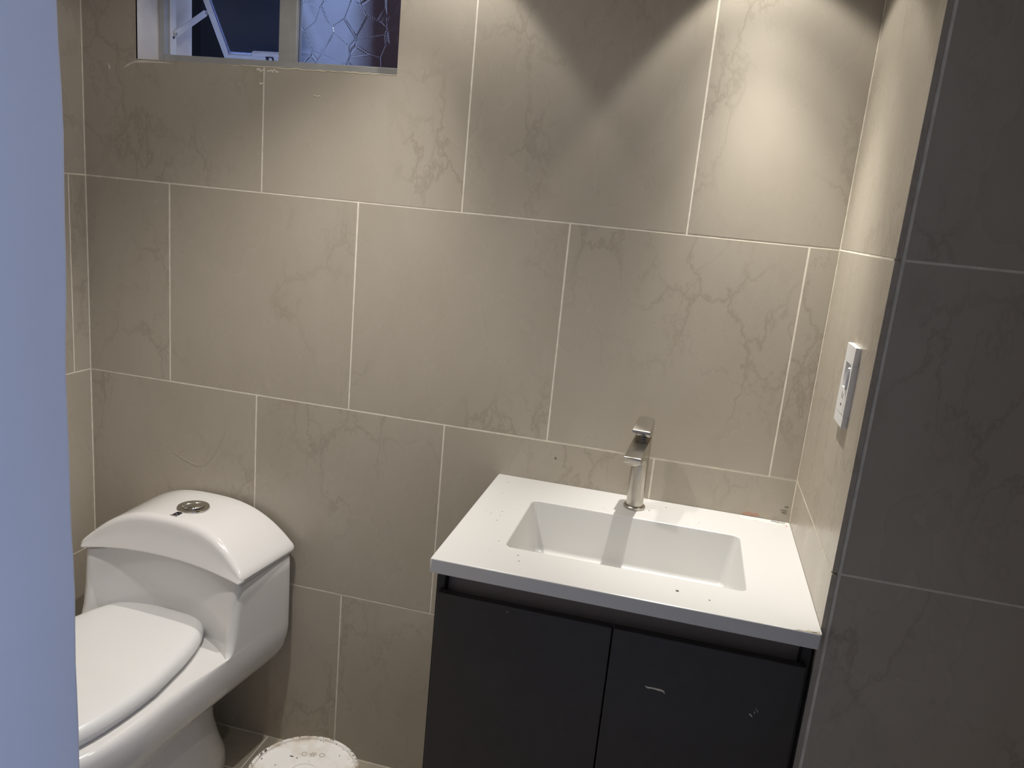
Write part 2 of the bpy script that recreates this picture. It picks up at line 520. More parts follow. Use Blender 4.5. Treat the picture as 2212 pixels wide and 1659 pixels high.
struct(box('wall_added_hall_back', (0.15, -2.75, -0.1), (3.2, -2.62, ZC), 'hall'), 'plain unseen hall wall added to limit the daylight')  # unseen hall walls, added so daylight comes mainly from the right
struct(box('wall_added_hall_left', (0.15, -2.62, -0.1), (0.28, YO, ZC), 'hall'), 'plain unseen hall end wall added to limit the daylight')

# ------------------------------------------------------------------ shaft outside the window
struct(box('wall_shaft_left', (-0.55, 0.205, 0.6), (-0.45, 1.25, 2.75), 'dark_shaft'), 'side of the light shaft outside the window, shade painted near black')
struct(box('wall_shaft_back', (-0.45, 1.10, 0.6), (0.95, 1.25, 2.75), 'dark_shaft'), 'far side of the light shaft outside the window, shade painted near black')
struct(box('wall_shaft_right', (0.462, 0.50, 0.6), (1.0, 1.10, 2.75), 'red_wall'), 'red wall outside the window, shade mixed into its dark colour')
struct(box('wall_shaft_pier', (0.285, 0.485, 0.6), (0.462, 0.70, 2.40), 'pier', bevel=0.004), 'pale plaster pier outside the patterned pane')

# ------------------------------------------------------------------ window
def window():
    w = empty('window_1', ((WX0 + WX1) / 2, 0.09, WZ0))
    struct(w, 'aluminium window with patterned glass and an open awning sash')
    o = Vector(w.location)
    def B(name, lo, hi, mat, par=w, bevel=0.0015, off=o):
        return box(name, Vector(lo) - off, Vector(hi) - off, mat, par, bevel)
    y0, y1 = 0.078, 0.116
    B('frame_stile', (WX0, y0, WZ0), (WX0 + 0.017, y1, WZ1), 'alu')
    B('frame_channel', (WX0 + 0.017, y0 + 0.016, WZ0 + 0.024), (WX0 + 0.0215, y1, WZ1 - 0.02), 'alu_white')
    B('frame_stile', (WX1 - 0.02, y0, WZ0), (WX1, y1, WZ1), 'alu')
    B('sill_rail', (WX0 + 0.017, y0 - 0.002, WZ0), (WX1 - 0.02, y1, WZ0 + 0.0255), 'alu')
    B('head_rail', (WX0 + 0.017, y0, WZ1 - 0.02), (WX1 - 0.02, y1, WZ1), 'alu')
    B('mullion', (0.4535, y0 + 0.012, WZ0 + 0.0255), (0.4985, y1, WZ1 - 0.02), 'alu')
    # fixed patterned pane
    B('pane', (0.4985, 0.101, WZ0 + 0.0255), (WX1 - 0.02, 0.105, WZ1 - 0.02), 'glass', bevel=0)
    # open awning sash, hinged along its head
    hinge = Vector((0.0, 0.112, 1.962)) 
    sash = empty('sash', Vector((0.186, 0.112, 1.962)) - o, parent=w)
    ang = math.atan2(0.088, 0.1095)
    sash.rotation_euler = (ang, 0, 0)
    Ls, Ws, d = 0.277, 0.262, 0.016
    zero = Vector((0, 0, 0))
    B('sash_stile', (0, 0, -Ls), (0.0145, d, 0), 'alu_white', sash, off=zero)
    B('sash_stile', (Ws - 0.0145, 0, -Ls), (Ws, d, 0), 'alu_white', sash, off=zero)
    B('sash_rail', (0.0145, 0, -Ls), (Ws - 0.0145, d, -Ls + 0.013), 'alu_white', sash, off=zero)
    B('sash_rail', (0.0145, 0, -0.014), (Ws - 0.0145, d, 0), 'alu_white', sash, off=zero)
    B('pane', (0.0145, 0.006, -Ls + 0.013), (Ws - 0.0145, 0.010, -0.014), 'glass_sash', sash, bevel=0, off=zero)
    B('latch', (0.088, -0.008, -Ls + 0.004), (0.168, 0.002, -Ls + 0.024), 'alu_white', sash, 0.002, off=zero)
    B('latch_cap', (0.096, -0.012, -Ls + 0.020), (0.170, -0.004, -Ls + 0.030), 'alu_white', sash, 0.002, off=zero)
    B('latch_slot', (0.128, -0.0092, -Ls + 0.007), (0.150, -0.0078, -Ls + 0.017), 'screw', sash, 0.0005, off=zero)
    pin = lathe('latch_pin', [(0.0038, 0), (0.0038, 0.003), (0.0015, 0.0035)], 'alu_white', sash, 16, (0.142, -0.0095, -Ls + 0.012))
    pin.rotation_euler = (R(90), 0, 0)
    # friction stay between frame and sash
    a = Vector((0.170, 0.108, 1.7675)); b = Vector((0.182, 0.207, 1.838))
    bm = bmesh.new()
    dv = (b - a); ln = dv.length; dv.normalize()
    sd = Vector((1, 0, 0)); up = dv.cross(sd).normalized(); sd = up.cross(dv).normalized()
    rings = []
    for t, s in ((-0.004, 0.6), (0, 1), (ln, 1), (ln + 0.006, 0.5)):
        c = a + dv * t - o
        rings.append([c + sd * sx * 0.002 + up * sy * 0.0068 * s for sx, sy in ((-1, -1), (1, -1), (1, 1), (-1, 1))])
    loft(bm, rings)
    link('stay_arm', to_mesh(bm, 'stay_arm'), 'alu_white', w)
    for p, k in ((a, 0), (b, 0)):
        s = lathe('rivet', [(0.0035, 0), (0.003, 0.002), (0.001, 0.0025)], 'alu', w, 14, p - o + Vector((0.002, 0, 0)))
        s.rotation_euler = (0, R(90), 0)
    s = lathe('screw', [(0.003, 0), (0.003, 0.0012)], 'screw', w, 12, Vector((0.1668, 0.104, 1.7585)) - o)
    s.rotation_euler = (0, R(90), 0)
    return w
window()

# ------------------------------------------------------------------ downlights
def downlight(loc, label, beams, col, tilt=(0.0, 0.0), soft=0.010):
    """surface downlight with a swivelling head; beams = (watts, full angle, blend)"""
    root = empty('ceiling_downlight', (loc[0], loc[1], ZC))
    tag(root, label, 'downlight')
    h = ZC - loc[2]
    lathe('ceiling_rose', [(0.045, 0), (0.045, -0.010), (0.040, -0.014)], 'lamp_white', root, 32)
    lathe('stem', [(0.007, -0.012), (0.007, -h + 0.045)], 'lamp_white', root, 16)
    head = lathe('head', [(0.020, 0.055), (0.033, 0.050), (0.036, 0.040), (0.036, 0.004), (0.034, -0.002), (0.030, -0.002), (0.029, 0.012)], 'lamp_white', root, 32, (0, 0, -h))
    head.rotation_euler = (tilt[1], tilt[0], 0)
    lathe('lens', [(0.0288, 0.0135), (0.0288, 0.0120)], 'led', head, 32)
    for e, deg, bl in beams:
        ld = bpy.data.lights.new('led_beam', 'SPOT')
        ld.energy = e
        ld.color = col
        ld.spot_size = R(deg)
        ld.spot_blend = bl
        ld.shadow_soft_size = soft
        lo = bpy.data.objects.new('led_beam', ld)
        lo.location = (0, 0, -0.004)
        lo.parent = head
        COL.objects.link(lo)
downlight(LAMP_VANITY, 'white swivel ceiling downlight above the vanity', VANITY_BEAMS, (1.0, 0.965, 0.90), VANITY_TILT)
downlight(LAMP_CENTRE, 'white swivel ceiling downlight turned towards the toilet', CENTRE_BEAMS, (1.0, 0.955, 0.90), CENTRE_TILT)
downlight(LAMP_ROOM, 'white wide-beam ceiling downlight over the toilet seat', ROOM_BEAMS, (1.0, 0.955, 0.90), soft=0.030)

# ------------------------------------------------------------------ toilet
def toilet():
    root = empty('toilet', (0.364, -0.012, 0.0), R(-2.0))
    tag(root, 'white one-piece ceramic toilet with arched tank lid', 'toilet')
    M = 72
    def ring(z, t0, t1, bb, bf, nb, nf, tc=None):
        """closed superellipse outline, t is the distance from the wall (local -y)"""
        tc = (t0 + t1) / 2 if tc is None else tc
        pts = []
        for i in range(M):
            th = 2 * math.pi * i / M
            c, s = math.cos(th), math.sin(th)
            n = nf if c > 0 else nb
            a = (t1 - tc) if c > 0 else (tc - t0)
            tt = tc + a * math.copysign(abs(c) ** (2 / n), c)
            b = bb + (bf - bb) * (tt - t0) / max(1e-6, t1 - t0)
            pts.append((b * math.copysign(abs(s) ** (2 / n), s), -tt, z))
        return pts
    # --- body: bowl, deck and tank as one ceramic surface. Each half outline runs back centre ->
    #     back corner -> side as far as the tank front (tw) -> bowl nose, or tank front face.
    nB, nS, nC, nF = 10, 14, 7, 26
    def half(t0, rc, wb, tw, ww, front):
        pts = []
        for i in range(nB):
            pts.append(((wb - rc) * i / (nB - 1), t0))
        for i in range(1, 7):
            a = R(90 * i / 6)
            pts.append((wb - rc + rc * math.sin(a), t0 + rc - rc * math.cos(a)))
        for i in range(1, nS + 1):
            q = i / nS
            t = t0 + rc + (tw - t0 - rc) * q
            pts.append((wb + (ww - wb) * q, t))
        for i in range(1, nC + 1):
            pts.append(front(True, i / nC))               # corner points
        for i in range(1, nF + 1):
            pts.append(front(False, i / nF))              # nose or front face
        return pts
    def full(pts, z, arch=0.0):
        def Z(x): return z + arch * (1 - min(1, abs(x) / 0.2) ** 2)
        r = [(x, -t, Z(x)) for x, t in pts]
        l = [(-x, -t, Z(x)) for x, t in pts[1:-1]][::-1]
        return r + l
    def egg(z, t0, rc, wb, wm, t1, ww=None, n=2.4, tw=0.228, tm=0.40, ins=0.0):
        ww = wb + (wm - wb) * (tw / tm) if ww is None else ww
        def fr(corner, q):
            if corner or q <= 0.3:
                k = 0.04 * q if corner else 0.04 + 0.96 * q / 0.3
                return (ww + (wm - ww) * k - ins * k ** 1.25, tw + (tm - tw) * k)
            a = (q - 0.3) / 0.7 * math.pi / 2
            return ((wm - ins) * max(0.0, math.cos(a)) ** (2 / n), tm + (t1 - ins - tm) * math.sin(a) ** (2 / n))
        return full(half(t0, rc, wb, tw, ww, fr), z)
    def tank(z, t0, wb, tw, ww, rf, conc, arch=0.0, rc=0.022):
        def fr(corner, q):
            if corner:
                a = q * math.pi / 2
                return (ww - rf + rf * math.cos(a), tw + rf * math.sin(a))
            u = 1 - q
            return ((ww - rf) * u, tw + rf - conc * (1 - u * u))
        return full(half(t0, rc, wb, tw, ww, fr), z, arch)
    bm = bmesh.new()
    rings = [
        egg(0.150, 0.10, 0.05, 0.080, 0.090, 0.54),
        egg(0.200, 0.055, 0.05, 0.110, 0.118, 0.600),
        egg(0.240, 0.030, 0.045, 0.150, 0.146, 0.640),
        egg(0.268, 0.014, 0.040, 0.188, 0.166, 0.665),
        egg(0.290, 0.006, 0.034, 0.212, 0.178, 0.682, 0.194),
        egg(0.315, 0.002, 0.028, 0.224, 0.185, 0.698, 0.203),
        egg(0.345, 0.0, 0.024, 0.229, 0.187, 0.710, 0.2065),
        egg(0.366, 0.0, 0.022, 0.2305, 0.187, 0.715, 0.2070, ins=0.0004),
        egg(0.374, 0.0, 0.022, 0.2305, 0.187, 0.715, 0.2070, ins=0.0022),
        egg(0.38, 0.0, 0.022, 0.2305, 0.187, 0.715, 0.2070, ins=0.0055),
        egg(0.3845, 0.0, 0.022, 0.2305, 0.187, 0.715, 0.2070, ins=0.0105),
        egg(0.3868, 0.0, 0.022, 0.2305, 0.187, 0.715, 0.2070, ins=0.017),
        egg(0.3874, 0.0, 0.022, 0.2305, 0.187, 0.715, 0.2070, ins=0.026),
        egg(0.3875, 0.0, 0.022, 0.2305, 0.187, 0.715, 0.2070, ins=0.036),
        tank(0.3876, 0.0, 0.2305, 0.2260, 0.2072, 0.006, 0.076),
        tank(0.3910, 0.0, 0.2305, 0.2160, 0.2083, 0.012, 0.073),
        tank(0.4000, 0.0, 0.2305, 0.2070, 0.2092, 0.016, 0.066),
        tank(0.4250, 0.0, 0.2305, 0.1980, 0.2102, 0.018, 0.054),
        tank(0.4700, 0.0, 0.2303, 0.1900, 0.2110, 0.018, 0.042, 0.004),
        tank(0.5200, 0.0, 0.2295, 0.1850, 0.2118, 0.017, 0.028, 0.012),
        tank(0.5500, 0.001, 0.2285, 0.1820, 0.2125, 0.016, 0.019, 0.0205),
        tank(0.5570, 0.004, 0.2240, 0.1800, 0.2085, 0.014, 0.017, 0.0215),
    ]
    loft(bm, rings)
    me = to_mesh(bm, 'body', True, R(50))
    for p in me.polygons:
        if abs(p.normal.z) > 0.98 and p.center.z > 0.386 and p.center.z < 0.389:
            p.use_smooth = False                          # the flat deck behind and beside the seat
    link('body', me, 'ceramic', root)
    # --- pedestal
    bm = bmesh.new()
    prs = [ring(0.0, 0.070, 0.440, 0.142, 0.128, 3.2, 2.6, 0.25),
           ring(0.012, 0.066, 0.444, 0.145, 0.130, 3.2, 2.6, 0.25),
           ring(0.045, 0.072, 0.436, 0.143, 0.126, 3.2, 2.6, 0.25),
           ring(0.085, 0.082, 0.425, 0.133, 0.115, 3.0, 2.5, 0.25),
           ring(0.140, 0.088, 0.425, 0.120, 0.106, 2.8, 2.4, 0.25),
           ring(0.200, 0.085, 0.440, 0.112, 0.108, 2.8, 2.4, 0.25),
           ring(0.300, 0.060, 0.460, 0.108, 0.110, 2.8, 2.4, 0.25)]
    loft(bm, prs)
    link('pedestal', to_mesh(bm, 'pedestal', True, R(50)), 'ceramic', root)
    # --- arched tank lid
    bm = bmesh.new()
    def zb(x): return 0.5605 + 0.0215 * (1 - min(1.0, abs(x) / 0.205) ** 2)
    def ztop(x): return 0.669 - 6.2 * abs(x) ** 2.67
    rings = []
    NS = 46
    for i in range(NS + 1):
        e = -1 + 2 * i / NS
        s = math.copysign(1 - (1 - abs(e)) ** 1.7, e)
        endk = min(1.0, (1 - abs(s)) / 0.035)            # rounds the two ends off
        inset = 0.014 * (1 - math.sqrt(max(0.0, 1 - (1 - endk) ** 2)))
        xb, xf = 0.2325 * s, 0.2180 * s
        xm = 0.209 * s
        z0, z1 = zb(xm), ztop(xm) + 0.001
        h = z1 - z0
        z0 += inset * 0.35; z1 -= inset * 0.45; h = max(0.004, z1 - z0)
        t0 = -0.004 + inset
        t1 = 0.208 - inset - 0.012 * (1 - s * s)
        rf = min(0.019, h * 0.46); rb = min(0.010, h * 0.4)
        prof = [(t0 + 0.003, z0), (t0, z0 + 0.003)]
        for k in range(5):
            a = R(90 * k / 4)
            prof.append((t0 + rb - rb * math.cos(a), z1 - rb + rb * math.sin(a)))
        lean = 0.016 * min(1, h / 0.08)                   # front face leans back towards its crest
        tc_ = t1 - lean
        for k in range(1, 6):
            tt = t0 + rb + (tc_ - rf - t0 - rb) * k / 6
            prof.append((tt, z1))
        for k in range(7):
            a = R(90 - 80 * k / 6)
            prof.append((tc_ - rf + rf * math.cos(a), z1 - rf + rf * math.sin(a)))
        zl = z1 - rf + rf * math.sin(R(10))
        for k in range(1, 5):
            q = k / 5
            prof.append((tc_ + (t1 - tc_) * q ** 1.4, zl + (z0 + 0.005 - zl) * q))
        prof += [(t1, z0 + 0.004), (t1 - 0.0015, z0 + 0.001), (t1 - 0.005, z0)]
        ring_ = []
        for t, z in prof:
            q = max(0, min(1, t / 0.208))
            ring_.append((xb + (xf - xb) * q, -t, z))
        rings.append(ring_)
    loft(bm, rings)
    lid = link('tank_lid', to_mesh(bm, 'tank_lid', True, R(42)), 'ceramic', root)
    # --- dual flush button
    fb = empty('flush_button', (0.0155, -0.100, ztop(0.0) + 0.0005), parent=root)
    fb.rotation_euler = (R(0), 0, 0)
    lathe('button_ring', [(0.0365, 0), (0.0372, 0.0022), (0.0362, 0.0042), (0.0338, 0.0050), (0.0262, 0.0046), (0.0255, 0.0030)], 'chrome', fb, 56)
    for side in (0, 1):
        bm = bmesh.new()
        def edge(y):                                      # S-shaped split between the two buttons
            return 0.0045 * math.sin(y / 0.025 * 1.5) + (0.0004 if side else -0.0004)
        nseg = 16
        rr = 0.0248
        out = []
        ys = [-rr * math.cos(math.pi * i / nseg) for i in range(nseg + 1)]
        arc = []
        for y in ys:
            x = math.sqrt(max(0, rr * rr - y * y)) * (1 if side else -1)
            arc.append((x, y))
        inner = [(edge(y), y) for y in ys]
        layers = []
        cols = 7
        vv = []
        for i in range(nseg + 1):
            row = []
            for k in range(cols):
                q = k / (cols - 1)
                x = inner[i][0] + (arc[i][0] - inner[i][0]) * q
                y = inner[i][1]
                d = min(1, math.hypot(x, y) / rr)
                z = 0.0042 + 0.0062 * (1 - d ** 3.0)
                if abs(x - inner[i][0]) < 1e-6: z -= 0.0012
                row.append(bm.verts.new((x, y, z)))
            vv.append(row)
        for i in range(nseg):
            for k in range(cols - 1):
                try: bm.faces.new((vv[i][k], vv[i + 1][k], vv[i + 1][k + 1], vv[i][k + 1]))
                except ValueError: pass
        bmesh.ops.remove_doubles(bm, verts=bm.verts, dist=1e-6)
        bt = link('push_half', to_mesh(bm, 'push_half', True, R(70)), 'chrome', fb)
        bt.modifiers.new('thick', 'SOLIDIFY').thickness = 0.002
        bt.rotation_euler = (0, 0, R(-32))
    # --- small printed mark in front of the button: a black block cut by a white S, with a grey line under it
    lz = ztop(0.012) + 0.0006
    lg = empty('printed_mark', (0.0085, -0.1520, lz + 0.0007), parent=root)
    lg.scale = (1.35, 1.5, 1)
    def flat(name, pts, mat):
        bm = bmesh.new()
        loft(bm, [[(x, y, 0.0004) for x, y in pts], [(x, y, 0.0012) for x, y in pts]])
        link(name, to_mesh(bm, name), mat, lg)
    flat('mark_upper', [(-0.0048, 0.0002), (-0.0046, 0.0085), (0.0040, 0.0085), (0.0062, 0.0068), (0.0058, 0.0046), (0.0034, 0.0034), (0.0058, 0.0022), (0.0060, -0.0006), (0.0035, -0.0025),
                        (0.0004, -0.0030), (0.0030, -0.0004), (0.0014, 0.0020), (-0.0020, 0.0030), (-0.0030, 0.0046)], 'ink')
    flat('mark_lower', [(-0.0052, -0.0030), (-0.0050, -0.0006), (-0.0034, 0.0026), (-0.0012, 0.0012), (0.0010, 0.0002), (0.0014, -0.0012), (-0.0006, -0.0030)], 'ink')
    flat('mark_line', [(-0.0068, -0.0062), (-0.0068, -0.0048), (0.0068, -0.0048), (0.0068, -0.0062)], 'ink_grey')
    # --- seat ring and cover
    def drings(levels):
        bm = bmesh.new()
        rs = []
        for z, ins in levels:
            pts = []
            for i in range(M):
                th = 2 * math.pi * i / M
                c, s = math.cos(th), math.sin(th)
                t0, tc, t1 = 0.140 + ins, 0.40, 0.716 - ins
                n = 2.35 if c > 0 else 5.0
                a = (t1 - tc) if c > 0 else (tc - t0)
                tt = tc + a * math.copysign(abs(c) ** (2 / n), c)
                b = 0.180
                if tt < tc: b = 0.180 - 0.050 * ((tc - tt) / (tc - 0.140)) ** 1.5
                x = (b - ins) * math.copysign(abs(s) ** (2 / n), s)
                pts.append((x, -tt, z))
            rs.append(pts)
        loft(bm, rs)
        return bm
    so = (-0.020, 0, 0)
    link('seat', to_mesh(drings([(0.3875, 0.012), (0.3885, 0.009), (0.397, 0.007), (0.3985, 0.010)]), 'seat', True, R(50)), 'seat', root, so)
    lv = [(0.399, 0.008), (0.4002, 0.002), (0.403, 0.0), (0.410, 0.0004), (0.418, 0.0026), (0.4245, 0.0075), (0.4290, 0.015), (0.4312, 0.025), (0.4325, 0.042), (0.4332, 0.075)]
    link('seat_cover', to_mesh(drings(lv), 'seat_cover', True, R(60)), 'seat', root, so)
    for s in (-1, 1):
        hb = lathe('hinge_cap', [(0.012, 0.387), (0.012, 0.404), (0.009, 0.408)], 'seat', root, 20, (-0.021 + s * 0.075, -0.146, 0))
    # two specks of dirt
    box('speck', (-0.052, -0.4105, 0.4322), (-0.049, -0.4085, 0.4332), 'ink', root)
    return root
toilet()

# ------------------------------------------------------------------ bucket with a lid
def bucket():
    H = 0.25
    root = empty('lidded_bucket', (0.8115, -0.360, 0.0))
    tag(root, 'round white plastic bucket with a dirty paint-flecked lid', 'bucket')
    lathe('bucket_body', [(0.094, 0.0), (0.096, 0.004), (0.108, H - 0.035), (0.111, H - 0.033), (0.111, H - 0.028), (0.108, H - 0.026), (0.109, H - 0.014)], 'bucket', root, 56)
    lid = lathe('lid', [(0.1135, H - 0.022), (0.1165, H - 0.019), (0.1172, H - 0.006), (0.1160, H - 0.0015), (0.1130, H), (0.1095, H - 0.0008), (0.1070, H - 0.0048),
                        (0.1000, H - 0.0052), (0.060, H - 0.0048), (0.0350, H - 0.0048), (0.0335, H - 0.0030), (0.0300, H - 0.0030), (0.0285, H - 0.0050), (0.004, H - 0.0055)], 'lid', root, 72, cap=True)
    zt_ = H - 0.0047
    # moulded symbols behind the centre ring
    def disc(x, y, r, name, m='scuff'):
        lathe(name, [(r, 0), (r * 0.9, 0.0008)], m, root, 20, (x, y, zt_))
    MT['emboss'] = MT.get('emboss') or simple('moulded_symbol', (0.52, 0.47, 0.41), 0.6, noise=0.2, nscale=200)
    for dx, nm in ((-0.0185, 'moulded_symbol'), (0.0185, 'moulded_symbol')):
        lathe(nm, [(0.0066, 0), (0.0062, 0.0006), (0.0045, 0.0006), (0.0042, 0.0)], 'emboss', root, 24, (0.004 + dx - 0.012, 0.060 + dx * 0.25, zt_), cap=False)
    bm = bmesh.new()
    pts = []
    for i in range(24):
        a = 2 * math.pi * i / 24
        r = 0.0085 if i % 4 in (0, 1) else 0.0052
        pts.append((r * math.cos(a), r * math.sin(a)))
    loft(bm, [[(x, y, 0) for x, y in pts], [(x * .92, y * .92, 0.0007) for x, y in pts]])
    link('moulded_symbol', to_mesh(bm, 'sym'), 'emboss', root, (-0.008, 0.0605, zt_))
    # paint flecks
    box('paint_fleck', (-0.052, 0.0385, zt_), (-0.044, 0.0405, zt_ + 0.0006), 'ink', root)
    box('paint_fleck', (-0.036, 0.0375, zt_), (-0.0335, 0.0395, zt_ + 0.0006), 'ink', root)
    rnd = random.Random(3)
    bm = bmesh.new()
    for k in range(46):
        a = rnd.uniform(0, 2 * math.pi); q = rnd.choice([rnd.uniform(0.02, 0.1), 0.1125])
        x, y, s = q * math.cos(a), q * math.sin(a), rnd.uniform(0.0004, 0.0011)
        z = H if q > 0.11 else zt_ - 0.0003
        bm_box(bm, (x - s * rnd.uniform(1, 2), y - s, z), (x + s, y + s, z + 0.0007))
    tag(link('grit', to_mesh(bm, 'grit'), 'speck', root), kind='stuff')
bucket()

# ------------------------------------------------------------------ vanity cabinet
VX0, VX1 = 1.0885, XR - 0.0005
VZ, VT = 0.8436, 0.0265
def vanity():
    root = empty('vanity_cabinet', (1.41, -0.23, 0.0))
    tag(root, 'charcoal two-door vanity cabinet under the white basin top', 'cabinet')
    o = Vector(root.location)
    def B(name, lo, hi, mat, bevel=0.001, par=root):
        return box(name, Vector(lo) - o, Vector(hi) - o, mat, par, bevel)
    zt_, zb_ = VZ - VT, 0.0
    yf = -0.447
    B('side_panel', (1.0955, yf, zb_), (1.1105, -0.004, zt_), 'cab_edge')
    B('side_panel', (1.7085, yf, zb_), (1.7235, -0.004, zt_), 'cab_edge')
    B('bottom_panel', (1.1105, yf + 0.002, 0.08), (1.7085, -0.004, 0.095), 'cab_edge')
    B('toe_board', (1.1105, yf + 0.04, 0.0), (1.7085, yf + 0.055, 0.08), 'cab_edge')
    B('finger_channel', (1.1105, yf + 0.022, 0.735), (1.7085, yf + 0.034, zt_), 'cab_inner')
    B('channel_lip', (1.1105, yf, 0.742), (1.7085, yf + 0.022, 0.757), 'cab_edge')
    d0 = B('door', (1.1032, -0.4645, 0.088), (1.4085, yf - 0.0008, 0.7785), 'cab', 0.0015)
    d1 = B('door', (1.4108, -0.4645, 0.088), (1.7165, yf - 0.0008, 0.7785), 'cab', 0.0015)
    # chips in the right door showing pale board
    def chip(pts, mat='bare'):
        bm = bmesh.new()
        loft(bm, [[(x - o.x, -0.4651 - o.y, z) for x, z in pts], [(x - o.x, -0.4640 - o.y, z) for x, z in pts]])
        link('chip', to_mesh(bm, 'chip'), mat, d1)
    chip([(1.4745, .6862), (1.4765, .6868), (1.4800, .6862), (1.4835, .6868), (1.4900, .6868), (1.4965, .6868), (1.5010, .6868), (1.5045, .6858), (1.5070, .6840), (1.5082, .6806),
          (1.5078, .6804), (1.5055, .6826), (1.5020, .6838), (1.4975, .6836), (1.4930, .6842), (1.4880, .6846), (1.4835, .6842), (1.4800, .6836), (1.4770, .6850)])
    chip([(1.6435, .6782), (1.6455, .6784), (1.6480, .6766), (1.6500, .6738), (1.6492, .6736), (1.6465, .6752)])
    chip([(1.6510, .6832), (1.6520, .6836), (1.6526, .6808), (1.6518, .6804)])
    chip([(1.6545, .6872), (1.6552, .6874), (1.6572, .6842), (1.6566, .6838)])
    MT['bare_dark'] = simple('worn_edge', (0.16, 0.15, 0.14), 0.7)
    chip([(1.6530, .6895), (1.6545, .6925), (1.6540, .6868), (1.6525, .6872)], 'bare_dark')
    chip([(1.6400, .6700), (1.6425, .6755), (1.6418, .6745), (1.6398, .6690)], 'bare_dark')
    bm = bmesh.new()
    bm_box(bm, (1.2296 - o.x, -0.4650 - o.y, 0.7672), (1.2306 - o.x, -0.4640 - o.y, 0.7690))
    link('chip', to_mesh(bm, 'chip'), 'bare', d0)
vanity()

